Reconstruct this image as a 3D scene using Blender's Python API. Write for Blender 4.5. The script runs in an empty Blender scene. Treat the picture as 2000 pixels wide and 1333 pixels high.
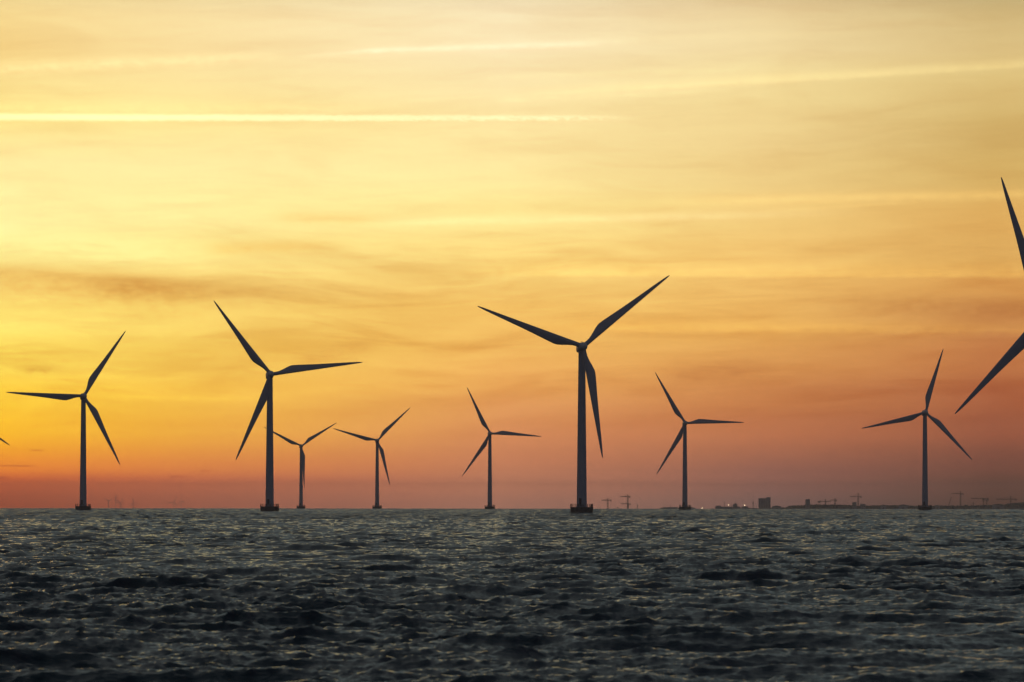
import bpy, bmesh, math, random
import numpy as np
from mathutils import Vector, Matrix, Euler

S = bpy.context.scene
COL = S.collection
PI = math.pi
R = math.radians
rnd = random.Random(7)

# ------------------------------------------------------------------ camera
F_MM, F_PX = 200.0, 200.0 / 36.0 * 2000.0        # pixels of the 2000 px wide photograph
CAM_H = 3.3
KS = 70.0 / F_MM
PITCH = math.atan((983.2 - 666.5) / F_PX)
ROLL = R(0.055)
EARTH = 6.371e6


def ground(d):
    """height of the calm sea at a distance: the earth curves away"""
    return -d * d / (2 * EARTH)


cam_d = bpy.data.cameras.new('camera')
cam = bpy.data.objects.new('camera', cam_d)
COL.objects.link(cam)
cam_d.lens, cam_d.sensor_width = F_MM, 36.0
cam_d.clip_start, cam_d.clip_end = 0.5, 80000.0
cam_d.dof.use_dof = True
cam_d.dof.focus_distance = 1300.0
cam_d.dof.aperture_fstop = 5.0
CAM_M = Matrix.Translation((0, 0, CAM_H)) @ Matrix.Rotation(PI / 2 + PITCH, 4, 'X') @ Matrix.Rotation(ROLL, 4, 'Z')
cam.matrix_world = CAM_M
S.camera = cam


def ray(px, py):
    """world direction through a pixel of the photograph, scaled to y = 1"""
    d = CAM_M.to_3x3() @ Vector(((px - 1000.0) / F_PX, (666.5 - py) / F_PX, -1.0))
    return d / d.y


def azel(px, py):
    d = ray(px, py)
    return math.degrees(math.atan2(d.x, d.y)), math.degrees(math.atan2(d.z, math.hypot(d.x, d.y)))


def at(px, py, dist):
    """world point at depth y = dist seen through a pixel"""
    d = ray(px, py) * dist
    return Vector((d.x, d.y, d.z + CAM_H))


# ------------------------------------------------------------------ exposure
S.view_settings.view_transform = 'Standard'
S.view_settings.look = 'None'
S.view_settings.exposure = 0.0
S.view_settings.gamma = 1.0
S.view_settings.use_curve_mapping = False
S.cycles.max_bounces = 6
S.cycles.volume_bounces = 0
S.cycles.sample_clamp_indirect = 4.0
S.cycles.use_denoising = True

# ------------------------------------------------------------------ sun
HAZE = 6.3e-5                                    # density of the haze, per metre
SUN_AZ, SUN_EL = -8.0, 1.5
sun_d = bpy.data.lights.new('sun', 'SUN')
sun = bpy.data.objects.new('sun', sun_d)
COL.objects.link(sun)
sun_d.energy, sun_d.angle, sun_d.color = 0.03, R(7.0), (1.0, 0.55, 0.22)
_sd = Vector((math.sin(R(SUN_AZ)) * math.cos(R(SUN_EL)), math.cos(R(SUN_AZ)) * math.cos(R(SUN_EL)), math.sin(R(SUN_EL))))
sun.rotation_euler = _sd.to_track_quat('Z', 'Y').to_euler()
sun.location = (0, 0, 400)


# ------------------------------------------------------------------ node helpers
def lin(c):
    return tuple((v / 255.0 / 12.92) if v <= 10 else ((v / 255.0 + 0.055) / 1.055) ** 2.4 for v in c)


class N:
    """small expression wrapper round math nodes"""
    tree = None

    def __init__(self, s): self.s = s

    @staticmethod
    def m(op, *a, clamp=False):
        n = N.tree.nodes.new('ShaderNodeMath'); n.operation = op; n.use_clamp = clamp
        for i, v in enumerate(a):
            if isinstance(v, N): N.tree.links.new(v.s, n.inputs[i])
            else: n.inputs[i].default_value = v
        return N(n.outputs[0])

    def __add__(s, o): return N.m('ADD', s, o)
    __radd__ = __add__
    def __sub__(s, o): return N.m('SUBTRACT', s, o)
    def __rsub__(s, o): return N.m('SUBTRACT', o, s)
    def __mul__(s, o): return N.m('MULTIPLY', s, o)
    __rmul__ = __mul__
    def __truediv__(s, o): return N.m('DIVIDE', s, o)

    def step(s, a, b):
        n = N.tree.nodes.new('ShaderNodeMapRange'); n.interpolation_type = 'SMOOTHSTEP'
        N.tree.links.new(s.s, n.inputs[0])
        for i, v in enumerate((a, b, 0.0, 1.0)): n.inputs[i + 1].default_value = v
        return N(n.outputs[0])

    def gauss(s):
        return N.m('EXPONENT', (s * s) * -1.0)


def vec(x, y, z):
    n = N.tree.nodes.new('ShaderNodeCombineXYZ')
    for i, v in enumerate((x, y, z)):
        if isinstance(v, N): N.tree.links.new(v.s, n.inputs[i])
        else: n.inputs[i].default_value = v
    return N(n.outputs[0])


def noise(v, scale, detail=3.0, rough=0.5, dist=0.0):
    n = N.tree.nodes.new('ShaderNodeTexNoise')
    N.tree.links.new(v.s, n.inputs['Vector'])
    n.inputs['Scale'].default_value = scale; n.inputs['Detail'].default_value = detail
    n.inputs['Roughness'].default_value = rough; n.inputs['Distortion'].default_value = dist
    return N(n.outputs[0])


def vmath(op, a, b):
    n = N.tree.nodes.new('ShaderNodeVectorMath'); n.operation = op
    for i, v in enumerate((a, b)):
        if isinstance(v, N): N.tree.links.new(v.s, n.inputs[i])
        else: n.inputs[i].default_value = v
    return N(n.outputs[0])


def vscale(a, f):
    n = N.tree.nodes.new('ShaderNodeVectorMath'); n.operation = 'SCALE'
    if isinstance(a, N): N.tree.links.new(a.s, n.inputs[0])
    else: n.inputs[0].default_value = a
    N.tree.links.new(f.s, n.inputs['Scale'])
    return N(n.outputs[0])


def vmix(f, a, b):
    n = N.tree.nodes.new('ShaderNodeMix'); n.data_type = 'VECTOR'; n.clamp_factor = True
    N.tree.links.new(f.s, n.inputs[0])
    for i, v in ((4, a), (5, b)):
        if isinstance(v, N): N.tree.links.new(v.s, n.inputs[i])
        else: n.inputs[i].default_value = v
    return N(n.outputs[1])


# ------------------------------------------------------------------ sky
world = bpy.data.worlds.new('World')
S.world = world
world.use_nodes = True
N.tree = world.node_tree
N.tree.nodes.clear()


def build_sky():
    t = N.tree
    tc = t.nodes.new('ShaderNodeTexCoord')
    sep = t.nodes.new('ShaderNodeSeparateXYZ')
    t.links.new(tc.outputs['Generated'], sep.inputs[0])
    x, y, z = (N(o) for o in sep.outputs)
    DEG = 180.0 / PI
    el = N.m('ARCSINE', N.m('MINIMUM', N.m('MAXIMUM', z, -1.0), 1.0)) * DEG
    az = N.m('ARCTAN2', x, y) * DEG
    # angle away from the sun's bearing, the same to both sides of it
    d = N.m('ABSOLUTE', N.m('WRAP', az + 15.2 * KS, 180.0, -180.0)) * (1.0 / KS)
    elt, azt = el, az                                # true degrees
    el, az = el * (1.0 / KS), az * (1.0 / KS)        # finer units for the low band of sky near the sunset
    px_, pz_ = az * (1.0 / DEG), el * (1.0 / DEG)

    lo, hi = -1.0, 17.0

    YS = (0, 50, 100, 150, 200, 240, 280, 320, 360, 400, 440, 480, 510, 540, 570, 600, 640, 680, 720, 760, 790, 820, 850, 880, 900, 920, 938, 954, 968, 979, 986)

    def ramp(table, air):
        """sky behind the haze: the seen colour less what the low haze layer adds and takes along that ray"""
        n = t.nodes.new('ShaderNodeValToRGB')
        tab = sorted(table)
        pts = []
        for yy in YS:
            c = None
            for (ya, ca), (yb, cb) in zip(tab, tab[1:]):
                if ya <= yy <= yb:
                    f = (yy - ya) / (yb - ya); f = f * f * (3 - 2 * f)
                    c = [p * (1 - f) + q * f for p, q in zip(lin(ca), lin(cb))]
            c = c or list(lin(tab[-1][1]))
            e_ = azel(1000, yy)[1]
            path = min(30000.0, (104.0 - CAM_H) / math.sin(R(max(e_, 0.05))))
            T = math.exp(-HAZE * path)
            c = [max(0.004, (p - q * (1 - T)) / T) for p, q in zip(c, air)]
            pts.append(((e_ / KS - lo) / (hi - lo), c))
        pts.sort()
        e = n.color_ramp.elements
        e[0].position, e[0].color = pts[0][0], (*pts[0][1], 1)
        e[1].position, e[1].color = pts[-1][0], (*pts[-1][1], 1)
        for p, c in pts[1:-1]:
            k = e.new(p); k.color = (*c, 1)
        t.links.new(((el - lo) / (hi - lo)).s, n.inputs[0])
        return N(n.outputs[0])

    left = ramp([(0, (247, 220, 150)), (95, (244, 210, 135)), (150, (250, 222, 145)), (230, (252, 226, 140)), (310, (255, 233, 158)),
                 (420, (255, 239, 160)), (500, (255, 236, 146)), (560, (253, 219, 120)), (620, (255, 227, 114)), (700, (255, 222, 94)),
                 (780, (254, 206, 62)), (840, (250, 188, 48)), (880, (240, 160, 48)), (915, (228, 130, 54)), (940, (188, 96, 58)),
                 (965, (158, 85, 58)), (992, (148, 80, 56))], (0.105, 0.060, 0.042))
    mid = ramp([(0, (246, 226, 182)), (90, (250, 229, 180)), (160, (249, 226, 170)), (230, (252, 228, 162)), (320, (253, 229, 158)),
                (420, (254, 230, 148)), (480, (253, 220, 132)), (540, (252, 216, 125)), (600, (246, 198, 106)), (660, (241, 187, 98)),
                (740, (236, 172, 92)), (800, (224, 154, 92)), (850, (212, 139, 90)), (900, (195, 125, 88)), (940, (176, 115, 87)),
                (992, (156, 108, 88))], (0.105, 0.060, 0.042))
    rmid = ramp([(0, (233, 208, 156)), (100, (238, 213, 157)), (170, (241, 216, 150)), (260, (236, 206, 140)), (340, (236, 204, 134)), (420, (240, 202, 124)),
                 (500, (240, 194, 112)), (560, (234, 183, 102)), (640, (229, 172, 90)), (700, (215, 150, 82)), (780, (200, 130, 78)),
                 (840, (187, 116, 78)), (880, (168, 106, 78)), (920, (145, 96, 79)), (992, (121, 91, 80))], (0.098, 0.057, 0.040))
    right = ramp([(0, (203, 179, 123)), (80, (215, 186, 127)), (150, (218, 188, 122)), (260, (208, 174, 105)), (340, (212, 175, 102)), (420, (224, 176, 98)),
                  (500, (216, 165, 90)), (560, (216, 156, 84)), (620, (196, 133, 76)), (700, (193, 122, 73)), (770, (174, 103, 68)),
                  (840, (152, 89, 64)), (900, (122, 77, 61)), (950, (102, 70, 56)), (992, (90, 65, 52))], (0.088, 0.052, 0.037))
    c = vmix((d - 0.5) / 14.5, left, mid)
    c = vmix((d - 15.0) / 7.4, c, rmid)
    c = vmix((d - 22.4) / 6.6, c, right)

    # ---- cirrus: streaks drawn out along the horizon, tilted a little
    w1 = noise(vec(px_, 1.0, pz_), 5.0, 2.0)
    zz = pz_ + w1 * 0.03 - px_ * 0.045
    s1 = noise(vec(px_ * 2.6, 2.6, zz * 26.0), 1.6, 5.0, 0.55, 0.35)
    s2 = noise(vec(px_ * 5.0, 5.0, (pz_ + w1 * 0.012 - px_ * 0.02) * 95.0), 2.0, 4.0, 0.5, 0.2)
    s3 = noise(vec(px_ * 3.0 + 5.0, 3.0, (pz_ + px_ * 0.05 + w1 * 0.05) * 16.0), 2.3, 6.0, 0.6, 0.8)
    s4 = noise(vec(px_ * 7.0 + 2.0, 7.0, (pz_ + w1 * 0.02 - px_ * 0.03) * 60.0), 2.2, 5.0, 0.6, 0.6)
    env = (el - 0.6).step(0.0, 3.0) * (1.0 - el.step(15.0, 40.0) * 0.6)
    upper = el.step(6.8, 8.5)
    amp = env * (1.0 - upper * 0.55)
    darkf = (s1.step(0.46, 0.72) * 0.58 + s3.step(0.48, 0.70) * 0.52 + s4.step(0.45, 0.68) * 0.36) * amp
    c = vmath('MULTIPLY', c, vmix(darkf, (1, 1, 1), (0.85, 0.73, 0.64)))
    brightf = (s2.step(0.48, 0.72) * 0.55 + (1.0 - s1).step(0.50, 0.70) * 0.70 + (1.0 - s4).step(0.52, 0.70) * 0.45 + (1.0 - s3).step(0.50, 0.70) * 0.35) * amp
    c = vmath('MULTIPLY', c, vmix(brightf, (1, 1, 1), (1.05, 1.09, 1.13)))

    # ---- streaks and vapour trails, each along its own line of the sky
    puff = noise(vec(az * 1.5, el * 2.5, 0.0), 1.6, 4.0, 0.6)
    fine = noise(vec(az * 4.0, el * 9.0, 3.0), 1.3, 3.0, 0.6)

    def streak(p1, p2, w_px, fades, col, edge=0.25, wob=0.0, lower=None, mul=False):
        nonlocal c
        (a1, e1), (a2, e2) = (tuple(q / KS for q in azel(*p)) for p in (p1, p2))
        k = (e2 - e1) / (a2 - a1)
        v = el - (az * k + (e1 - k * a1)) + (puff - 0.5) * wob
        w = w_px / 67.9
        if lower:                                     # softer on one side than on the other
            wl = lower / 67.9
            up = N.m('GREATER_THAN', v, 0.0)
            g = ((v / w) * up + (v / wl) * (1.0 - up)).gauss()
        else:
            g = (v / w).gauss()
        (x0, x1, x2, x3) = (azel(q, 600)[0] / KS for q in fades)
        g = g * az.step(x0, x1) * (1.0 - az.step(x2, x3))
        g = g * (1.0 - edge + puff.step(0.35, 0.65) * edge)
        if mul: c = vmath('MULTIPLY', c, vmix(g, (1, 1, 1), col))
        else: c = vmath('ADD', c, vscale(col, g))

    # bright straight trail on the left, breaking up towards its right end
    (a0, e0), (a1_, e1_) = (tuple(q / KS for q in azel(*p)) for p in ((0, 229), (1200, 230)))
    kk = (e1_ - e0) / (a1_ - a0)
    v = el - (az * kk + (e0 - kk * a0)) + (puff - 0.5) * 0.06 + (fine - 0.5) * (0.03 + az.step(-14.0, 0.0) * 0.11)
    wid = 0.108 - az.step(-15.0, 3.2) * 0.032
    core = 1.0 - N.m('ABSOLUTE', v / wid).step(0.25, 1.45)
    brk = 1.0 - az.step(-8.0, 2.0) * 0.7 * (1.0 - fine.step(0.30, 0.62))
    core = core * brk * (1.0 - az.step(0.8, 4.2)) * (1.0 - az.step(-10, 0) * 0.25)
    c = vmath('ADD', c, vscale((0.30, 0.30, 0.22), core))
    streak((0, 214), (900, 210), 14, (-300, -200, 300, 900), (0.10, 0.10, 0.035), 0.4, 0.1)
    # older, rising trail above it
    streak((0, 131), (560, 108), 11, (-400, -200, 380, 620), (0.15, 0.15, 0.085), 0.45, 0.14)
    streak((600, 110), (760, 98), 5, (560, 640, 700, 800), (0.08, 0.085, 0.07), 0.4, 0.05)
    streak((700, 100), (1180, 84), 6, (660, 760, 1020, 1260), (0.14, 0.15, 0.13), 0.35, 0.06)
    streak((1150, 80), (1700, 62), 8, (1050, 1200, 1400, 1800), (0.035, 0.035, 0.02), 0.4, 0.1)
    # two wide trails on the right
    streak((1150, 178), (2000, 127), 11, (900, 1250, 2100, 2500), (0.12, 0.105, 0.045), 0.25, 0.06, lower=6)
    streak((1000, 150), (1500, 133), 6, (900, 1000, 1300, 1550), (0.06, 0.06, 0.03), 0.5, 0.05)
    streak((1000, 196), (1500, 172), 6, (960, 1000, 1300, 1500), (0.06, 0.06, 0.03), 0.5, 0.05)
    streak((750, 436), (1500, 420), 10, (640, 900, 1250, 1800), (0.10, 0.11, 0.075), 0.3, 0.08, lower=7)
    streak((1400, 392), (2000, 379), 9, (1200, 1500, 2200, 2500), (0.13, 0.095, 0.03), 0.3, 0.08)
    streak((1500, 412), (1850, 392), 4, (1400, 1600, 1700, 1850), (0.06, 0.05, 0.02), 0.4, 0.05)
    # brighter band with a hard lower edge, and its echoes
    streak((1000, 535), (2000, 538), 26, (850, 1150, 2100, 2600), (0.14, 0.115, 0.025), 0.3, 0.05, lower=5)
    streak((1100, 640), (2000, 645), 15, (950, 1200, 2100, 2600), (0.12, 0.085, 0.015), 0.4, 0.12, lower=8)
    streak((200, 775), (600, 780), 6, (150, 260, 420, 620), (0.10, 0.10, 0.01), 0.3, 0.03)
    streak((0, 470), (420, 500), 26, (-500, -200, 250, 520), (0.02, 0.09, 0.05), 0.4, 0.2)
    # dark veils
    streak((0, 530), (330, 556), 15, (-300, -100, 260, 520), (0.89, 0.77, 0.68), 0.1, 0.15, lower=40, mul=True)
    streak((0, 545), (400, 590), 40, (-300, -100, 240, 520), (0.93, 0.85, 0.78), 0.5, 0.4, mul=True)
    streak((150, 550), (700, 575), 20, (120, 260, 480, 860), (0.84, 0.73, 0.66), 0.2, 0.2, lower=34, mul=True)
    streak((400, 487), (700, 478), 12, (380, 440, 540, 720), (0.97, 0.86, 0.74), 0.3, 0.1, mul=True)
    streak((540, 424), (760, 430), 12, (500, 600, 660, 800), (0.97, 0.87, 0.78), 0.3, 0.1, mul=True)
    streak((600, 700), (740, 670), 14, (560, 620, 690, 760), (0.88, 0.78, 0.74), 0.4, 0.1, mul=True)
    streak((40, 722), (110, 722), 9, (20, 70, 90, 140), (0.80, 0.68, 0.62), 0.5, 0.2, mul=True)
    streak((1300, 735), (1500, 715), 20, (1250, 1370, 1420, 1560), (0.86, 0.78, 0.78), 0.4, 0.1, mul=True)
    streak((1300, 575), (2000, 600), 22, (1500, 1800, 2200, 2600), (0.84, 0.75, 0.70), 0.4, 0.2, mul=True)
    # small dark cloud bars low on the left
    for (p1, p2, w_, f_) in (((60, 880), (90, 880), 1.6, (54, 66, 76, 92)), ((0, 910), (80, 911), 1.8, (-20, 10, 50, 84)),
                             ((0, 934), (20, 934), 2.4, (-60, -20, 10, 24)), ((330, 931), (370, 931), 1.5, (322, 340, 350, 370)),
                             ((390, 920), (420, 920), 1.5, (384, 400, 404, 420))):
        streak(p1, p2, w_, f_, (0.70, 0.62, 0.70), 0.1, 0.0, mul=True)

    # ---- the rest of the dome: pale veil overhead, then the clear dusk sky of the sky texture
    sky = t.nodes.new('ShaderNodeTexSky')
    sky.sky_type = 'NISHITA'; sky.sun_disc = False
    sky.sun_elevation = R(SUN_EL); sky.sun_rotation = R(SUN_AZ)
    sky.air_density, sky.dust_density, sky.ozone_density = 1.2, 2.0, 1.5
    clear = vscale(N(sky.outputs[0]), N.m('ADD', 0.035, 0.0))
    veil = (0.165, 0.205, 0.205)
    patches = noise(vec(x * 3.0, y * 3.0, z * 3.0), 2.0, 4.0, 0.55, 0.4).step(0.38, 0.66)
    veilc = vscale(veil, 0.70 + patches * 0.55)
    c = vmix(el.step(13.8, 17.5), c, veilc)
    c = vmix(elt.step(9.0, 30.0), c, vmath('ADD', clear, (0.036, 0.049, 0.056)))
    c = vmix(d.step(34.0, 95.0), c, vmath('ADD', clear, (0.042, 0.040, 0.056)))

    bg = t.nodes.new('ShaderNodeBackground'); bg.inputs[1].default_value = 1.04
    t.links.new(c.s, bg.inputs[0])
    out = t.nodes.new('ShaderNodeOutputWorld')
    t.links.new(bg.outputs[0], out.inputs[0])


build_sky()


# ------------------------------------------------------------------ materials
def material(name, base, rough=0.6, var=0.12, scale=1.0, metal=0.0, bump=0.0, dirt=None):
    m = bpy.data.materials.new(name); m.use_nodes = True
    N.tree = m.node_tree
    p = m.node_tree.nodes['Principled BSDF']
    tc = m.node_tree.nodes.new('ShaderNodeTexCoord')
    v = N(tc.outputs['Object'])
    n = noise(v, scale, 5.0, 0.6)
    col = vmix(n.step(0.3, 0.7), tuple(b * (1 - var) for b in base), tuple(min(1, b * (1 + var)) for b in base))
    if dirt:                                        # run-down stains drawn out along the height
        mp = m.node_tree.nodes.new('ShaderNodeMapping')
        mp.inputs['Scale'].default_value = (2.2, 2.2, 0.12)
        m.node_tree.links.new(tc.outputs['Object'], mp.inputs[0])
        st = noise(N(mp.outputs[0]), 1.5, 4.0, 0.6)
        col = vmix(st.step(0.55, 0.75) * 0.5, col, dirt)
    m.node_tree.links.new(col.s, p.inputs['Base Color'])
    p.inputs['Roughness'].default_value = rough
    p.inputs['Metallic'].default_value = metal
    if bump:
        b = m.node_tree.nodes.new('ShaderNodeBump'); b.inputs['Strength'].default_value = bump
        m.node_tree.links.new(n.s, b.inputs['Height']); m.node_tree.links.new(b.outputs[0], p.inputs['Normal'])
    return m


M = {}
M['paint'] = material('turbine_paint', (0.47, 0.50, 0.56), 0.45, 0.05, 0.35, dirt=(0.40, 0.40, 0.39))
M['blade'] = material('blade_gelcoat', (0.44, 0.47, 0.53), 0.38, 0.04, 0.3)
M['spinner'] = material('spinner_gelcoat', (0.72, 0.72, 0.70), 0.35, 0.04, 0.8)
M['concrete'] = material('foundation_concrete', (0.17, 0.15, 0.13), 0.9, 0.3, 1.2, bump=0.3, dirt=(0.06, 0.055, 0.045))
M['steel'] = material('galvanised_steel', (0.16, 0.14, 0.13), 0.6, 0.2, 4.0, 0.3)
M['crane'] = material('crane_paint', (0.10, 0.06, 0.03), 0.6, 0.2, 0.4)
M['wall'] = material('grey_facade', (0.50, 0.50, 0.50), 0.85, 0.12, 0.12)
M['pale'] = material('pale_facade', (0.48, 0.49, 0.47), 0.85, 0.12, 0.12)
M['roof'] = material('roof_felt', (0.08, 0.08, 0.08), 0.9, 0.2, 0.3)
M['pane'] = material('window_glass', (0.03, 0.035, 0.04), 0.15, 0.1, 1.0)
M['shore'] = material('shore_ground', (0.09, 0.085, 0.07), 0.95, 0.3, 0.03)
M['leaf'] = material('dark_foliage', (0.05, 0.06, 0.03), 0.9, 0.35, 0.08)


def emission(name, col, strength):
    m = bpy.data.materials.new(name); m.use_nodes = True
    nt = m.node_tree; nt.nodes.clear()
    e = nt.nodes.new('ShaderNodeEmission'); e.inputs[0].default_value = (*col, 1); e.inputs[1].default_value = strength
    o = nt.nodes.new('ShaderNodeOutputMaterial'); nt.links.new(e.outputs[0], o.inputs[0])
    return m


M['lamp'] = emission('lit_lamp', (1.0, 0.72, 0.42), 9.0)


# ------------------------------------------------------------------ object helpers
def tag(o, label=None, cat=None, group=None, kind=None):
    if label: o['label'] = label
    if cat: o['category'] = cat
    if group: o['group'] = group
    if kind: o['kind'] = kind
    return o


def link(name, bm, mat, parent=None, smooth=False, angle=None):
    me = bpy.data.meshes.new(name)
    bmesh.ops.recalc_face_normals(bm, faces=bm.faces[:])
    bm.to_mesh(me); bm.free()
    me.materials.append(mat)
    if smooth:
        me.polygons.foreach_set('use_smooth', [True] * len(me.polygons))
        if angle: me.set_sharp_from_angle(angle=R(angle))
    o = bpy.data.objects.new(name, me); COL.objects.link(o)
    if parent: o.parent = parent
    return o


def empty(name, loc, rz=0.0):
    o = bpy.data.objects.new(name, None); COL.objects.link(o)
    o.location = loc; o.rotation_euler = (0, 0, rz); o.empty_display_size = 1
    return o


def copy_tree(o, parent=None):
    c = o.copy(); COL.objects.link(c); c.parent = parent
    for ch in o.children: copy_tree(ch, c)
    return c


def box(bm, x0, x1, y0, y1, z0, z1, bevel=0.0):
    r = bmesh.ops.create_cube(bm, size=1.0, matrix=Matrix.Translation(((x0 + x1) / 2, (y0 + y1) / 2, (z0 + z1) / 2))
                              @ Matrix.Diagonal((x1 - x0, y1 - y0, z1 - z0, 1)))
    if bevel:
        es = list({e for v in r['verts'] for e in v.link_edges})
        bmesh.ops.bevel(bm, geom=es, offset=bevel, segments=3, affect='EDGES', profile=0.6)


def bar(bm, a, b, r, n=6, r2=None):
    a, b = Vector(a), Vector(b); d = b - a
    if d.length < 1e-6: return
    m = Matrix.Translation((a + b) / 2) @ d.to_track_quat('Z', 'Y').to_matrix().to_4x4()
    bmesh.ops.create_cone(bm, cap_ends=True, segments=n, radius1=r, radius2=r if r2 is None else r2, depth=d.length, matrix=m)


def lathe(bm, prof, n=48, axis='Z', cap=True):
    """profile of (radius, height) turned about an axis"""
    rings = []
    for r, h in prof:
        ring = []
        for i in range(n):
            a = 2 * PI * i / n
            c, s = r * math.cos(a), r * math.sin(a)
            ring.append(bm.verts.new((c, s, h) if axis == 'Z' else (c, h, s)))
        rings.append(ring)
    for a, b in zip(rings, rings[1:]):
        for i in range(n):
            bm.faces.new((a[i], a[(i + 1) % n], b[(i + 1) % n], b[i]))
    if cap:
        bm.faces.new(rings[0][::-1]); bm.faces.new(rings[-1])


# ------------------------------------------------------------------ sea
def build_sea():
    rs = np.random.RandomState(11)
    WIND = math.radians(-78.0)                       # the sea runs towards the camera and a little to the right
    bands = [(8.0, 40.0, 0), (3.2, 8.0, 0), (1.2, 3.2, 1), (0.42, 1.2, 1), (0.15, 0.42, 1)]
    patches = (171.0, 29.7)
    NN = 1024
    LP = 8.5                                         # peak wavelength
    tiles = []
    spectra = []
    for ip, L in enumerate(patches):
        k1 = np.fft.fftfreq(NN, 1.0 / NN) * 2 * PI / L
        kx, ky = np.meshgrid(k1, k1, indexing='ij')
        k = np.hypot(kx, ky); k[0, 0] = 1e-9
        kp = 2 * PI / LP
        th = np.arctan2(ky, kx) - WIND
        spread = (np.cos(th / 2) ** 2) ** 16 * 0.985 + 0.015
        spread = np.where(k > 3 * kp, (np.cos(th / 2) ** 2) ** 10 * 0.965 + 0.035, spread)
        P = np.exp(-1.25 * (kp / k) ** 2) / k ** 3.5 * spread
        P[0, 0] = 0
        g = rs.normal(size=(NN, NN)) + 1j * rs.normal(size=(NN, NN))
        spectra.append((kx, ky, k, np.sqrt(P) * g / L))
    # scale: significant wave height from the long band
    for bi, (l0, l1, ip) in enumerate(bands):
        kx, ky, k, h = spectra[ip]
        lam = 2 * PI / k
        hb = np.where((lam >= l0) & (lam < l1), h, 0)
        H = np.fft.ifft2(hb).real * NN * NN
        DX = np.fft.ifft2(1j * kx / k * hb).real * NN * NN
        DY = np.fft.ifft2(1j * ky / k * hb).real * NN * NN
        tiles.append([a.astype(np.float32) for a in (H, DX, DY)])
    for t, sd in zip(tiles, BAND_STD):
        g_ = sd / float(t[0].std())
        for q in t: q *= g_
    chop = 0.62
    vs_all, q_all, off = [], [], 0

    def patch(rad, ang, closed, drop=0.0):
        nonlocal off
        nr, na = len(rad), len(ang)
        dr = np.gradient(rad)
        da = np.gradient(np.concatenate([ang, [ang[0] + 2 * PI]]))[:-1] if closed else np.gradient(ang)
        X = (rad[:, None] * np.sin(ang)[None, :]).astype(np.float32)
        Y = (rad[:, None] * np.cos(ang)[None, :]).astype(np.float32)
        Z = np.zeros_like(X); OX = np.zeros_like(X); OY = np.zeros_like(X)
        spacing = np.maximum(dr[:, None] * 0.8, (rad[:, None] * da[None, :])).astype(np.float32)
        # gusts: the short waves are stronger in some patches of water than in others
        gust = 1.0 + 0.42 * np.sin(X / 9.0 + 0.6 * np.sin(Y / 34.0)) * np.sin(Y / 47.0 + 1.3 + np.sin(X / 17.0))
        for (l0, l1, ip), (H, DX, DY) in zip(bands, tiles):
            w = np.clip((l1 / spacing - 0.5) / 0.6, 0, 1)
            rows = np.where(w.max(axis=1) > 0)[0]
            if not len(rows): continue
            sl = slice(rows[0], rows[-1] + 1)
            L = patches[ip]; rot = 0.35 * ip
            c_, s_ = math.cos(rot), math.sin(rot)
            u = ((X[sl] * c_ + Y[sl] * s_) / L % 1.0) * NN
            v = ((-X[sl] * s_ + Y[sl] * c_) / L % 1.0) * NN
            i0 = np.floor(u).astype(np.int32); j0 = np.floor(v).astype(np.int32)
            fu, fv = u - i0, v - j0
            i0 %= NN; j0 %= NN
            i1, j1 = (i0 + 1) % NN, (j0 + 1) % NN
            wt = w[sl] * (gust[sl] if l1 < 4 else 1.0)

            def smp(T):
                return ((T[i0, j0] * (1 - fu) + T[i1, j0] * fu) * (1 - fv) + (T[i0, j1] * (1 - fu) + T[i1, j1] * fu) * fv) * wt
            Z[sl] += smp(H)
            a, b = smp(DX) * chop, smp(DY) * chop
            OX[sl] += a * c_ - b * s_; OY[sl] += a * s_ + b * c_
        co = np.stack([(X + OX).ravel(), (Y + OY).ravel(), (Z + ground(rad)[:, None] - drop).ravel()], axis=-1)
        idx = np.arange(nr * na, dtype=np.int32).reshape(nr, na) + off
        nxt = np.roll(idx, -1, axis=1)
        if not closed: idx, nxt = idx[:, :-1], nxt[:, :-1]
        q_all.append(np.stack([idx[:-1], idx[1:], nxt[1:], nxt[:-1]], axis=-1).reshape(-1, 4))
        vs_all.append(co.astype(np.float32)); off += nr * na
        return idx

    half, far = 7.0, 1150.0
    fine = np.linspace(-half, half, 1180)
    coarse = np.linspace(half, 360 - half, 92)
    G = np.geomspace
    # the water near the camera, finely; the water beyond; and the rest of the round sea, coarsely
    near_r = np.concatenate([np.array([1.5, 4.0]), G(6.0, 60.0, 110, endpoint=False), G(60.0, far, 2150)])
    patch(near_r, np.radians(fine), False)
    patch(np.concatenate([G(far, 7200.0, 3600, endpoint=False), G(7200.0, 25500.0, 30)]), np.radians(np.linspace(-half, half, 480)), False)
    ring = patch(np.concatenate([near_r[::8], G(far * 1.02, 25500.0, 60)]), np.radians(coarse), False)
    vs_all.append(np.array([[0, 0, -0.05]], np.float32))
    co = np.concatenate(vs_all)
    quads = np.concatenate(q_all)
    centre = len(co) - 1
    n0 = len(fine)
    inner = np.concatenate([np.arange(n0), np.arange(ring[0, 0], ring[0, 0] + len(coarse))]).astype(np.int32)
    tris = np.stack([np.full(len(inner), centre, np.int32), inner, np.roll(inner, -1)], axis=-1)
    me = bpy.data.meshes.new('sea')
    nq, nt_ = len(quads), len(tris)
    me.vertices.add(len(co)); me.vertices.foreach_set('co', co.ravel())
    me.loops.add(nq * 4 + nt_ * 3)
    me.loops.foreach_set('vertex_index', np.concatenate([quads.ravel(), tris.ravel()]).astype(np.int32))
    me.polygons.add(nq + nt_)
    starts = np.concatenate([np.arange(nq) * 4, nq * 4 + np.arange(nt_) * 3]).astype(np.int32)
    me.polygons.foreach_set('loop_start', starts)
    me.polygons.foreach_set('use_smooth', np.ones(nq + nt_, bool))
    me.update(calc_edges=True)
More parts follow.
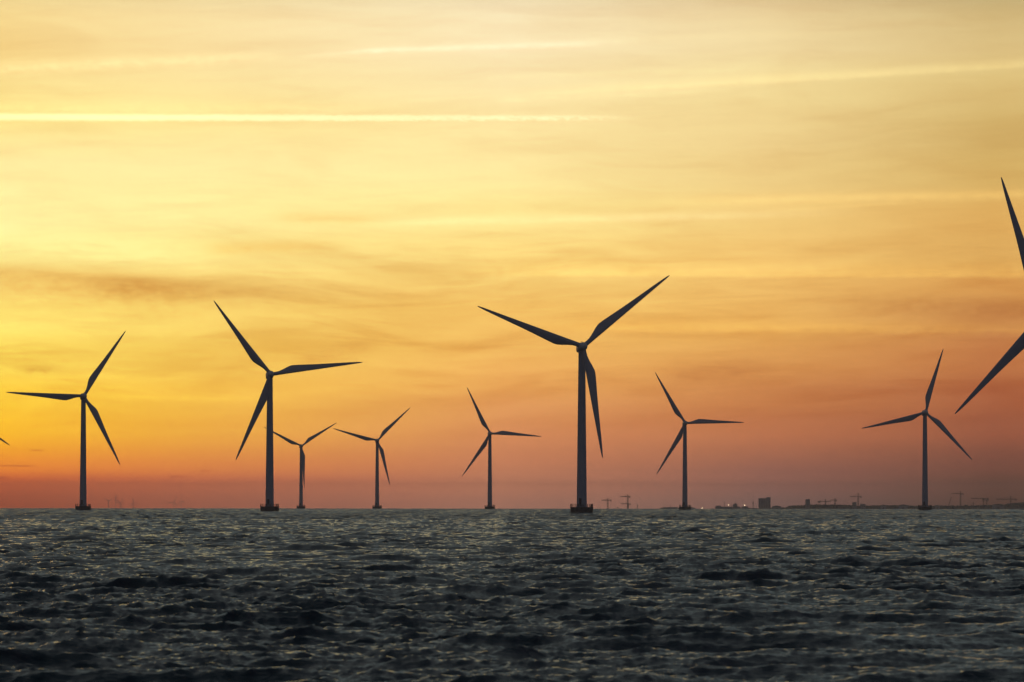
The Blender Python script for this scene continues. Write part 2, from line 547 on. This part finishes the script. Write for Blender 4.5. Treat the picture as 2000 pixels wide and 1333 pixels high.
    me.validate()
    o = bpy.data.objects.new('sea', me); COL.objects.link(o)
    tag(o, 'dark choppy sea reaching to the horizon', kind='structure')
    m = bpy.data.materials.new('sea_water'); m.use_nodes = True
    N.tree = m.node_tree
    p = m.node_tree.nodes['Principled BSDF']
    g = m.node_tree.nodes.new('ShaderNodeNewGeometry')
    pos = N(g.outputs['Position'])
    mp = m.node_tree.nodes.new('ShaderNodeMapping')
    mp.inputs['Rotation'].default_value = (0, 0, R(28)); mp.inputs['Scale'].default_value = (0.6, 1.0, 1.0)
    m.node_tree.links.new(pos.s, mp.inputs[0])
    q = N(mp.outputs[0])
    r1 = noise(q, 1.1, 3.0, 0.55, 0.4)
    r2 = noise(q, 5.5, 4.0, 0.6, 0.5)
    hgt = r1 * 0.05 + r2 * 0.045
    b = m.node_tree.nodes.new('ShaderNodeBump')
    b.inputs['Strength'].default_value = 1.0; b.inputs['Distance'].default_value = SEA_BUMP
    m.node_tree.links.new(hgt.s, b.inputs['Height'])
    m.node_tree.links.new(b.outputs[0], p.inputs['Normal'])
    big = noise(pos, 0.02, 3.0)
    col = vmix(big, (0.006, 0.019, 0.027), (0.011, 0.029, 0.037))
    m.node_tree.links.new(col.s, p.inputs['Base Color'])
    p.inputs['Roughness'].default_value = 0.115
    p.inputs['IOR'].default_value = 1.333
    p.inputs['Specular IOR Level'].default_value = 0.34
    me.materials.append(m)
    return o


BAND_STD = (0.110, 0.088, 0.042, 0.020, 0.0115)     # metres, long to short waves
SEA_BUMP = 1.0
build_sea()


# ------------------------------------------------------------------ wind turbines
HUB_Z, ROT_R, OVERHANG, TILT = 57.0, 38.0, 3.7, R(-4.0)


def blade_bm():
    bm = bmesh.new()
    st = [(0.9, 1.55, 1.0), (2.2, 1.55, 1.0), (3.4, 1.65, 0.88), (5.0, 2.05, 0.62), (6.8, 2.65, 0.44), (8.4, 3.05, 0.34), (9.4, 3.12, 0.31),
          (11.0, 3.0, 0.29), (14.0, 2.68, 0.26), (18.0, 2.24, 0.23), (22.0, 1.86, 0.21), (26.0, 1.52, 0.19), (30.0, 1.18, 0.18), (33.5, 0.88, 0.17),
          (36.0, 0.62, 0.16), (37.3, 0.40, 0.16), (37.85, 0.22, 0.16), (38.0, 0.08, 0.16)]
    n = 20
    rings = []
    for r, c, tc in st:
        f = r / 38.0
        c *= 1.0 + 0.07 * min(1.0, max(0.0, (r - 3.0) / 5.0))
        le = 0.78 * (1 - f) + 0.18 * f if r < 37 else 0.16 * c / 0.5
        tw = R(13.0 * max(0, 1 - f * 1.15) ** 1.5)
        round_ = max(0.0, min(1.0, (6.5 - r) / 4.5))
        ring = []
        for i in range(n):
            a = 2 * PI * i / n
            xc = 0.5 * (1 + math.cos(a))                     # 1 = leading edge, 0 = trailing
            s = 1 - xc
            air = 5 * tc * (0.2969 * math.sqrt(max(s, 0)) - 0.126 * s - 0.3516 * s * s + 0.2843 * s ** 3 - 0.1015 * s ** 4)
            yy = (air if math.sin(a) >= 0 else -air * 0.75)
            ye = 0.5 * tc * math.sin(a)
            yv = (ye * round_ + yy * (1 - round_)) * c
            x = le - s * c
            ring.append(bm.verts.new((x * math.cos(tw) + yv * math.sin(tw), -x * math.sin(tw) + yv * math.cos(tw) - 0.4 * f * f, r * 1.022)))
        rings.append(ring)
    for a, b in zip(rings, rings[1:]):
        for i in range(n):
            bm.faces.new((a[i], a[(i + 1) % n], b[(i + 1) % n], b[i]))
    bm.faces.new(rings[0]); bm.faces.new(rings[-1])
    return bm


def make_turbine():
    root = empty('wind_turbine', (0, 0, 0))
    # concrete base standing in the water
    bm = bmesh.new()
    lathe(bm, [(2.9, -0.9), (3.15, -0.2), (3.35, 0.05), (3.82, 0.55), (3.88, 0.9), (3.88, 1.95), (3.96, 1.96), (3.96, 2.2), (3.9, 2.26)], 56)
    fo = link('foundation', bm, M['concrete'], root, True, 25)
    bm = bmesh.new()
    for k in range(14):
        a = 2 * PI * (k + 0.5) / 14
        c, s = 3.78 * math.cos(a), 3.78 * math.sin(a)
        bar(bm, (c, s, 2.2), (c, s, 3.38), 0.10 if k % 3 else 0.17)
    for z in (2.85, 3.3):
        pts = [(3.78 * math.cos(2 * PI * k / 28), 3.78 * math.sin(2 * PI * k / 28), z) for k in range(28)]
        for a, b in zip(pts, pts[1:] + pts[:1]): bar(bm, a, b, 0.028, 5)
    link('railing', bm, M['steel'], fo)
    bm = bmesh.new()
    for sx in (-0.3, 0.3):
        bar(bm, (sx, -3.98, -0.9), (sx, -3.98, 3.2), 0.06)
    for k in range(12): bar(bm, (-0.3, -3.98, -0.7 + 0.3 * k), (0.3, -3.98, -0.7 + 0.3 * k), 0.03, 5)
    lad = link('ladder', bm, M['steel'], fo); lad.rotation_euler = (0, 0, R(38))
    # tower
    bm = bmesh.new()
    prof = []
    for k in range(25):
        f = k / 24
        z = 2.255 + f * (HUB_Z - 1.25 - 2.255)
        r = 1.76 - 0.60 * f
        prof.append((r, z))
        if k in (8, 16):
            prof += [(r + 0.035, z + 0.02), (r + 0.035, z + 0.16), (r, z + 0.18)]
    prof = [(1.95, 2.25), (1.95, 2.5), (1.74, 2.52)] + prof[1:]
    lathe(bm, prof, 48)
    tw = link('tower', bm, M['paint'], root, True, 30)
    bm = bmesh.new(); box(bm, -0.45, 0.45, -1.80, -1.55, 3.2, 5.3, 0.05)
    link('door', bm, M['steel'], tw).rotation_euler = (0, 0, R(-25))
    bm = bmesh.new()
    box(bm, -0.75, 0.75, -2.35, -1.6, 2.95, 3.05)
    for k in range(3): box(bm, 0.75 + 0.3 * k, 1.02 + 0.3 * k, -2.3, -1.7, 2.9 - 0.24 * k - 0.08, 2.9 - 0.24 * k)
    link('steps', bm, M['steel'], tw).rotation_euler = (0, 0, R(-25))
    # nacelle: rounded housing behind the rotor
    bm = bmesh.new()
    secs = [(-2.15, 1.15, 1.15, 0.0), (-1.7, 1.45, 1.5, 0.05), (-0.4, 1.62, 1.75, 0.12), (2.0, 1.66, 1.85, 0.12), (5.2, 1.6, 1.75, 0.12), (7.2, 1.42, 1.45, 0.2), (7.9, 1.1, 1.1, 0.25)]
    rings = []
    for y, hw, hh, oz in secs:
        ring = []
        for i in range(32):
            a = 2 * PI * i / 32
            e = 0.55 if y > -1 else 0.8
            ca, sa = math.cos(a), math.sin(a)
            ring.append(bm.verts.new((hw * math.copysign(abs(ca) ** e, ca), y, oz + hh * math.copysign(abs(sa) ** e, sa))))
        rings.append(ring)
    for a, b in zip(rings, rings[1:]):
        for i in range(32): bm.faces.new((a[i], a[(i + 1) % 32], b[(i + 1) % 32], b[i]))
    bm.faces.new(rings[0]); bm.faces.new(rings[-1])
    na = link('nacelle', bm, M['paint'], root, True, 40)
    na.scale = (0.88, 0.85, 0.88); na.location = (0, 0, HUB_Z); na.rotation_euler = (TILT, 0, 0)
    bm = bmesh.new()
    bar(bm, (0.6, 6.6, 1.6), (0.6, 6.6, 3.1), 0.05); bar(bm, (0.3, 6.6, 2.9), (0.95, 6.6, 2.9), 0.035)
    bmesh.ops.create_icosphere(bm, subdivisions=1, radius=0.13, matrix=Matrix.Translation((0.95, 6.6, 3.0)))
    link('wind_vane', bm, M['steel'], na)
    # hub and blades
    hm = Matrix.Translation((0, 0, HUB_Z)) @ Matrix.Rotation(TILT, 4, 'X') @ Matrix.Translation((0, -OVERHANG, 0))
    bm = bmesh.new()
    prof = [(1.25, 1.5), (1.42, 1.1), (1.5, 0.2), (1.46, -0.5), (1.3, -1.1), (1.02, -1.55), (0.62, -1.86), (0.22, -2.0)]
    lathe(bm, [(r, h) for r, h in prof], 36, 'Y')
    hub = link('hub', bm, M['spinner'], root, True, 50)
    hub.matrix_local = hm
    me = None
    for k in range(3):
        if me is None:
            bl = link('blade', blade_bm(), M['blade'], root, True, 60); me = bl.data
        else:
            bl = bpy.data.objects.new('blade', me); COL.objects.link(bl); bl.parent = root
    return root


def pose(root, loc, yaw, angle):
    root.location = loc; root.rotation_euler = (0, 0, yaw)
    hm = Matrix.Translation((0, 0, HUB_Z)) @ Matrix.Rotation(TILT, 4, 'X') @ Matrix.Translation((0, -OVERHANG, 0))
    k = 0
    for ch in root.children:
        if ch.name.split('.')[0] == 'blade':
            a = angle + 120.0 * k; k += 1
            ch.matrix_basis = hm @ Matrix.Rotation(-R(a - 90.0), 4, 'Y')
            ch.matrix_parent_inverse.identity()


proto = make_turbine()
GRP = 'wind turbines standing in the sea'
# hub pixel, rotor radius in pixels, angle of one blade (counter-clockwise from the right), label


def hub_depth(d, h=HUB_Z):
    """depth at which a ray reaches hub height above the curved sea"""
    D = (h - CAM_H) / d.z
    for _ in range(30): D = (h - CAM_H + ground(D)) / d.z
    return D


SPOTS = [
    (1139.0, 679.5, 217.5, 39.3, 'tallest whole wind turbine, one blade hanging straight down just right of its tower'),
    (528.7, 735, 180.0, 7.6, 'large wind turbine whose tower crosses a smaller rotor behind, one blade level to the right'),
    (164.0, 776, 149.5, 57.4, 'Wind turbine with one blade pointing level to the left, faint distant turbines beside its base'),
    (589.0, 874, 83.0, 33.3, 'Smallest of the near turbines, its lower blade hanging along its own tower'),
    (737.5, 862, 89.5, 45.0, 'Small hazy wind turbine whose left blade tip nearly touches the smallest rotor'),
    (957.5, 849, 99.5, -3.5, 'Small wind turbine just left of the tallest one, one blade drooping slightly right of level'),
    (1338.5, 827, 112.5, 0.5, 'Wind turbine with one blade dead level to the right, standing near the shore lamps'),
    (1808.0, 807, 127.5, 74.0, 'Wind turbine standing before the far cranes, one blade almost upright'),
    (2044.5, 603, 266.0, 108.5, 'Nearest wind turbine cut off by the right frame edge, only two blade tips showing'),
    (-94.0, 803, 132.0, -32.0, 'Wind turbine beyond the left frame edge, a single blade tip showing'),
]
for i, (px, py, rp, ang, lab) in enumerate(SPOTS):
    d = ray(px, py)
    dist = hub_depth(d)
    dist_r = F_PX * ROT_R / rp
    dist = 0.5 * dist + 0.5 * dist_r
    bear = math.atan2(d.x, 1.0)
    yaw_rel = R((7, 5, 4, 6, 5, 4, 4, 7, 6, 5)[i])
    yaw = -bear + yaw_rel
    hubv = d * dist
    off = Vector((math.sin(yaw), -math.cos(yaw), 0)) * OVERHANG
    o = proto if i == 0 else copy_tree(proto)
    pose(o, (hubv.x - off.x, hubv.y - off.y, ground(hubv.length)), yaw, ang)
    tag(o, lab, 'wind turbine', GRP)
# far-off turbines of another row, almost lost in the haze
for px, hy, ang, lab in ((212, 979, 25, 'very faint distant turbine in haze, leftmost of the far row'),
                         (226, 977, 88, 'very faint distant turbine in haze with one upright blade, second of the far row'),
                         (235, 983, 50, 'very faint distant turbine in haze, lowest of the far row cluster'),
                         (261, 982, 100, 'very faint lone distant turbine in haze just right of the cluster'),
                         (340, 981, 65, 'very faint distant turbine in haze far right of the cluster'),
                         (354, 979, 95, 'very faint distant turbine in haze, rightmost of the far row')):
    d = ray(px, hy)
    dist = 28500.0
    o = copy_tree(proto)
    o.scale = (0.80, 0.80, 0.80)
    pose(o, (d.x * dist, dist, d.z * dist + CAM_H - HUB_Z * 0.80), -math.atan2(d.x, 1) + R(20), ang)
    tag(o, lab, 'wind turbine', 'faint distant turbines on the horizon')


# ------------------------------------------------------------------ far shore
SH = 14000.0
PXM = SH / F_PX                                       # metres per photo pixel at the shore


def sx(px, dist=SH): return ray(px, 994).x * dist
def sz(px, py, dist=SH): return at(px, py, dist).z - ground(dist)


prof = [(1240, 995.0), (1285, 993.2), (1297, 992.2), (1330, 992.4), (1392, 993.4), (1400, 992.0), (1470, 991.5), (1520, 989.5), (1560, 987.6), (1590, 986.0),
        (1640, 986.5), (1680, 988.2), (1760, 987.8), (1770, 988.6), (1825, 988.6), (1900, 988.2), (1960, 986.5), (1978, 983.5), (2010, 981.0), (2150, 979.5), (2400, 982.0)]


def top_at(px):
    for (a, ya), (b, yb) in zip(prof, prof[1:]):
        if a <= px <= b: return ya + (yb - ya) * (px - a) / (b - a)
    return prof[0][1] if px < prof[0][0] else prof[-1][1]


def build_shore():
    bm = bmesh.new()
    r = random.Random(3)
    rows = []
    for k in range(0, 1161, 4):
        px = 1240 + k
        x = sx(px)
        h = max(0.6, sz(px, top_at(px))) * 0.42 + r.uniform(0, 0.5)
        end = min(1.0, k / 40.0)
        rows.append([bm.verts.new((x * f, SH * f + dy, z)) for f, dy, z in
                     ((0.985, 0, -0.8), (0.99, r.uniform(-6, 6), 0.9 * end), (1.0, 0, h * end), (1.05, 0, h * 0.9 * end), (1.16, 0, h * 0.7 * end - 0.5))])
    for a, b in zip(rows, rows[1:]):
        for i in range(4): bm.faces.new((a[i], b[i], b[i + 1], a[i + 1]))
    o = link('shore', bm, M['shore'], None, True)
    o.location.z = ground(SH)
    tag(o, 'low dark shoreline behind the turbines', kind='structure')
    # wood along the shore: thousands of leaf clumps reading as one mass
    bm = bmesh.new()
    ico = bmesh.new(); bmesh.ops.create_icosphere(ico, subdivisions=1, radius=1.0)
    iv = [v.co.copy() for v in ico.verts]; fi = [[v.index for v in f.verts] for f in ico.faces]; ico.free()
    for k in range(2600):
        px = r.uniform(1390, 2390) if r.random() > 0.04 else r.uniform(1290, 1330)
        f = r.uniform(1.0, 1.05)
        ht = max(1.5, sz(px, top_at(px)))
        if 1392 < px < 1540: ht *= 0.72
        ht *= r.choice((0.7, 0.85, 0.95, 1.0)) * (1.03 if r.random() > 0.06 else 1.14)
        w = r.uniform(2.0, 5.5)
        zc = ht - w * 0.5
        vs = [bm.verts.new((sx(px) * f + p.x * w * r.uniform(.7, 1.3), SH * f + p.y * w, max(0.5, zc + p.z * w * 0.6 * r.uniform(.6, 1.2)))) for p in iv]
        for q in fi: bm.faces.new([vs[j] for j in q])
        if zc > 3:
            bar(bm, (sx(px) * f, SH * f, 0.8), (sx(px) * f, SH * f, zc), w * 0.55, 5)
    o = link('wood', bm, M['leaf'])
    o.location.z = ground(SH)
    tag(o, 'dark line of trees and bushes along the far shore', 'wood', kind='stuff')


build_shore()


def px_frame(name, px, label, cat, group=None, dist=SH * 0.995):
    o = empty(name, (sx(px, dist), dist, ground(dist)), -math.atan2(ray(px, 994).x, 1.0))
    tag(o, label, cat, group)
    return o, dist / F_PX


def lattice(bm, a, b, w, step, r):
    """square lattice girder between two points"""
    a, b = Vector(a), Vector(b); d = (b - a); L = d.length; d.normalize()
    side = d.cross(Vector((0, 1, 0))).normalized() if abs(d.y) < 0.9 else Vector((1, 0, 0))
    oth = d.cross(side).normalized()
    cs = [(side * sx_ + oth * sy_) * (w / 2) for sx_, sy_ in ((-1, -1), (1, -1), (1, 1), (-1, 1))]
    for c in cs: bar(bm, a + c, b + c, r, 4)
    n = max(2, int(L / step))
    for k in range(n):
        p, q = a + d * (L * k / n), a + d * (L * (k + 1) / n)
        for i in range(4):
            j = (i + 1) % 4
            bar(bm, p + cs[i], (q + cs[j]) if k % 2 else (p + cs[j]), r * 0.7, 4)
            bar(bm, (p + cs[j]) if k % 2 else (p + cs[i]), q + cs[i] if k % 2 == 0 else q + cs[i], r * 0.7, 4)


def crane(px, y_apex, y_jib, x_tip, x_counter, y_base, label, counter_drop=0.0, width=2.3):
    o, s = px_frame('tower_crane', px, label, 'crane', 'tower cranes along the far shore', SH * 1.01)
    dist = SH * 1.01
    zj, za = sz(px, y_jib, dist), sz(px, y_apex, dist)
    bm = bmesh.new(); lattice(bm, (0, 0, 0.5), (0, 0, zj), width, 3.0, 0.52); link('mast', bm, M['crane'], o)
    bm = bmesh.new(); lattice(bm, ((x_tip - px) * s, 0, zj + 0.8), (0, 0, zj + 0.8), 1.5, 3.0, 0.38); link('jib', bm, M['crane'], o)
    bm = bmesh.new(); lattice(bm, (0, 0, zj + 0.8), ((x_counter - px) * s, 0, zj + 0.8), 1.3, 2.5, 0.38)
    cj = link('counter_jib', bm, M['crane'], o)
    xc = (x_counter - px) * s
    bm = bmesh.new(); box(bm, min(xc, xc * 0.66), max(xc, xc * 0.66), -1.2, 1.2, zj - 2.2 - counter_drop, zj + 0.4, 0.1); link('counterweight', bm, M['steel'], cj)
    if za > zj + 2:
        bm = bmesh.new(); lattice(bm, (0, 0, zj), (0, 0, za), 1.3, 2.0, 0.4)
        bar(bm, (0, 0, za), ((x_tip - px) * s * 0.7, 0, zj + 1.5), 0.12, 4); bar(bm, (0, 0, za), (xc * 0.9, 0, zj + 1.4), 0.12, 4)
        link('tower_head', bm, M['crane'], o)
    bm = bmesh.new(); box(bm, 0.9, 2.9, -1.2, 1.0, zj - 2.6, zj - 0.2, 0.1); link('cab', bm, M['pale'], o)
    return o


crane(1187, 973, 978, 1175, 1194, 994, 'faint tower crane nearest to the tallest turbine, jib pointing left')
crane(1226, 965, 971, 1212, 1231, 994, 'taller of two tower cranes standing on the same spot left of the level-bladed turbine')
crane(1226.6, 984, 985, 1213.5, 1231.5, 994, 'shorter tower crane standing in line with a taller crane on the same spot')
crane(1612, 975, 980.5, 1623, 1597, 990, 'tower crane on the wooded rise right of the small tower block, weight to its left')
crane(1631, 974, 978, 1621, 1634.5, 990, 'flat topped short tower crane in the middle of the wooded rise')
crane(1676, 964, 971, 1660, 1683, 992, 'tall tower crane rising behind a pale grey block')
crane(1876, 959, 965, 1859, 1882, 992, 'tallest tower crane right of the upright-bladed turbine')
crane(1921, 974, 974.5, 1897, 1931, 992, 'long-jibbed flat topped tower crane, left one of a close pair')
crane(1927, 976.5, 977.5, 1918, 1930.5, 992, 'short tower crane close behind the long-jibbed flat topped one')
crane(1974, 969, 976, 1946, 1986, 992, 'tower crane at the dark wooded hill by the right edge')


def luffing(px, y0, x1, y1, label):
    o, s = px_frame('luffing_crane', px, label, 'crane')
    z0, z1 = sz(px, y0), sz(x1, y1)
    bm = bmesh.new(); lattice(bm, (0, 0, 3.2), ((x1 - px) * s, 0, z1), 1.4, 3.0, 0.3); link('boom', bm, M['crane'], o)
    bm = bmesh.new(); box(bm, -3.5, 1.5, -2, 2, 0.9, 4.2, 0.2); link('cab', bm, M['steel'], o)
    bm = bmesh.new(); box(bm, -3.2, 3.2, -2.4, -1.4, 0.2, 1.2, 0.3); box(bm, -3.2, 3.2, 1.4, 2.4, 0.2, 1.2, 0.3); link('crawler_tracks', bm, M['roof'], o)
    return o


luffing(1850, 992, 1858, 971.5, 'mobile crane with a single steep boom leaning right')


def block(name, px0, px1, y_top, label, cat, mat, storeys=6, bays=5, extra=None, dist=SH * 0.995, depth=14.0):
    pc = (px0 + px1) / 2
    o, s = px_frame(name, pc, label, cat, None, dist)
    w = (px1 - px0) * s; h = sz(pc, y_top, dist)
    bm = bmesh.new(); box(bm, -w / 2, w / 2, 0, depth, -0.3, h - 0.6); link('wall', bm, M[mat], o)
    bm = bmesh.new(); box(bm, -w / 2 - 0.25, w / 2 + 0.25, -0.25, depth + 0.25, h - 0.6, h, 0.08); link('roof', bm, M['roof'], o)
    hs = h / (storeys + 0.6)
    for fl in range(storeys):
        for b in range(bays):
            bw = w / bays
            bm = bmesh.new()
            box(bm, -w / 2 + bw * (b + 0.25), -w / 2 + bw * (b + 0.75), -0.04, 0.10, hs * (fl + 0.55), hs * (fl + 1.05))
            link('window', bm, M['pane'], o)
    for e in extra or ():
        nm, a0, a1, yt, mt = e
        bm = bmesh.new()
        box(bm, (a0 - pc) * s, (a1 - pc) * s, 0.8, depth - 0.8, h - 0.02, sz(pc, yt, dist), 0.05)
        link(nm, bm, M[mt], o)
    return o


block('apartment_block', 1481.5, 1505, 973.6, 'broad grey high rise block with a raised stair tower, largest building on the shore', 'building', 'wall', 10, 7,
      [('stair_tower', 1496.5, 1504.8, 971.4, 'wall')], depth=18)
block('tower_block', 1573, 1582.2, 975.6, 'small dark square tower block standing alone above the wooded rise', 'building', 'wall', 8, 3)
block('office_block', 1664.5, 1673, 981.0, 'pale grey low block at the foot of a tall tower crane', 'building', 'pale', 4, 3)
block('low_annexe', 1680, 1690.5, 984.6, 'low flat annexe right of the pale grey block', 'building', 'wall', 2, 3)
block('warehouse', 1298, 1323, 991.0, 'long low warehouse left of the level-bladed turbine', 'building', 'wall', 1, 6, [('mast', 1309.6, 1310.3, 986.5, 'steel')])
block('harbour_building', 1397, 1446, 990.2, 'long low harbour building with a stepped roof between two lit lamps', 'building', 'wall', 1, 10,
      [('roof_house', 1431, 1440, 985.2, 'wall'), ('stair_head', 1434, 1438, 983.0, 'wall'), ('roof_cabin', 1398.5, 1408, 988.0, 'wall'),
       ('mast', 1414.7, 1415.4, 980.0, 'steel'), ('mast', 1427.8, 1428.6, 984.5, 'steel')], depth=16)


def shed(px0, px1, y_eave, y_ridge, label, mat='wall'):
    pc = (px0 + px1) / 2
    dist = SH * 0.99
    o, s = px_frame('harbour_shed', pc, label, 'building', None, dist)
    w, he, hr = (px1 - px0) * s, sz(pc, y_eave, dist), sz(pc, y_ridge, dist)
    bm = bmesh.new(); box(bm, -w / 2, w / 2, 0, 16, -0.3, he); link('wall', bm, M[mat], o)
    bm = bmesh.new()
    p = [(-w / 2 - 0.4, he + 0.01), (-w * 0.08, hr), (w * 0.08, hr), (w / 2 + 0.4, he + 0.01)]
    f = [bm.verts.new((x, -0.4, z)) for x, z in p]; g = [bm.verts.new((x, 16.4, z)) for x, z in p]
    bm.faces.new(f); bm.faces.new(g[::-1])
    for i in range(4): bm.faces.new((f[i], g[i], g[(i + 1) % 4], f[(i + 1) % 4]))
    link('roof', bm, M['roof'], o)
    bm = bmesh.new(); box(bm, -w * 0.12, w * 0.12, -0.05, 0.1, 0.2, he * 0.7); link('door', bm, M['steel'], o)


shed(1338, 1358, 992.2, 991.0, 'long low shed right behind the base of the level-bladed turbine')
shed(1448, 1462, 990.6, 989.4, 'small gabled shed under the brightest shore lamp')
shed(1508, 1526, 989.6, 988.0, 'gabled shed just right of the largest high rise', 'pale')
shed(1720, 1731, 987.6, 986.0, 'gabled shed breaking the tree line right of the flat annexe')
shed(1755, 1773, 987.4, 985.6, 'wide gabled shed near the middle of the far tree line')
shed(1826, 1836, 988.2, 987.0, 'small shed just right of the upright-bladed turbine')
shed(1938, 1962, 986.6, 984.4, 'broad shed at the foot of the dark wooded hill', 'pale')


def mast(px, y_top, label):
    o, s = px_frame('lattice_mast', px, label, 'mast')
    zt = sz(px, y_top)
    bm = bmesh.new(); lattice(bm, (0, 0, 0), (0, 0, zt), 1.2, 2.5, 0.3); link('shaft', bm, M['steel'], o)
    bm = bmesh.new(); bar(bm, (0, 0, zt), (0, 0, zt + 3), 0.15, 5); box(bm, -1.5, 1.5, -1.5, 1.5, zt * 0.8, zt * 0.8 + 1.6, 0.1); link('aerial', bm, M['steel'], o)


mast(1245, 986.5, 'lone short mast right of the paired cranes')
mast(1471, 980.0, 'thin mast just left of the largest high rise')
mast(1901, 981.5, 'thin mast left of the long-jibbed crane')
mast(1206.5, 991.0, 'tiny mast between the first two cranes')


def light_mast(px, y, label, rad):
    o, s = px_frame('lamp_post', px, label, 'lamp', 'lit lamps on the far shore', SH * 0.984)
    z = sz(px, y, SH * 0.984)
    bm = bmesh.new(); bar(bm, (0, 0, -0.5), (0, 0, z - rad * 0.7), 0.25, 6, 0.15); link('pole', bm, M['steel'], o)
    bm = bmesh.new(); bmesh.ops.create_uvsphere(bm, u_segments=12, v_segments=8, radius=rad, matrix=Matrix.Translation((0, 0, z)) @ Matrix.Diagonal((1, 1, 0.8, 1)))
    link('lamp', bm, M['lamp'], o, True)
    bm = bmesh.new(); box(bm, -rad, rad, -0.5, 0.5, z + rad * 0.75, z + rad * 0.95, 0.05); link('lamp_hood', bm, M['steel'], o)


light_mast(1371.3, 993.0, 'low warm lit lamp at the water edge right of the level-bladed turbine', 0.9)
light_mast(1423.0, 986.8, 'warm lit lamp over the left half of the stepped harbour building', 0.95)
light_mast(1454.3, 987.2, 'bright warm lit lamp right of the stepped harbour building', 1.15)


# ------------------------------------------------------------------ haze
def build_haze():
    bm = bmesh.new()
    box(bm, -30000, 30000, -30000, 30000, ground(25500) - 1.5, 104.0)
    m = bpy.data.materials.new('haze_air'); m.use_nodes = True
    nt = m.node_tree; nt.nodes.clear()
    v = nt.nodes.new('ShaderNodeVolumePrincipled')
    v.inputs['Color'].default_value = (0.86, 0.82, 0.84, 1)
    v.inputs['Density Attribute'].default_value = ''
    v.inputs['Density'].default_value = HAZE
    v.inputs['Anisotropy'].default_value = 0.55
    o = nt.nodes.new('ShaderNodeOutputMaterial'); nt.links.new(v.outputs[0], o.inputs['Volume'])
    try: m.cycles.homogeneous_volume = True
    except Exception: pass
    h = link('haze', bm, m)
    tag(h, 'thin evening haze over the sea', kind='stuff')


build_haze()
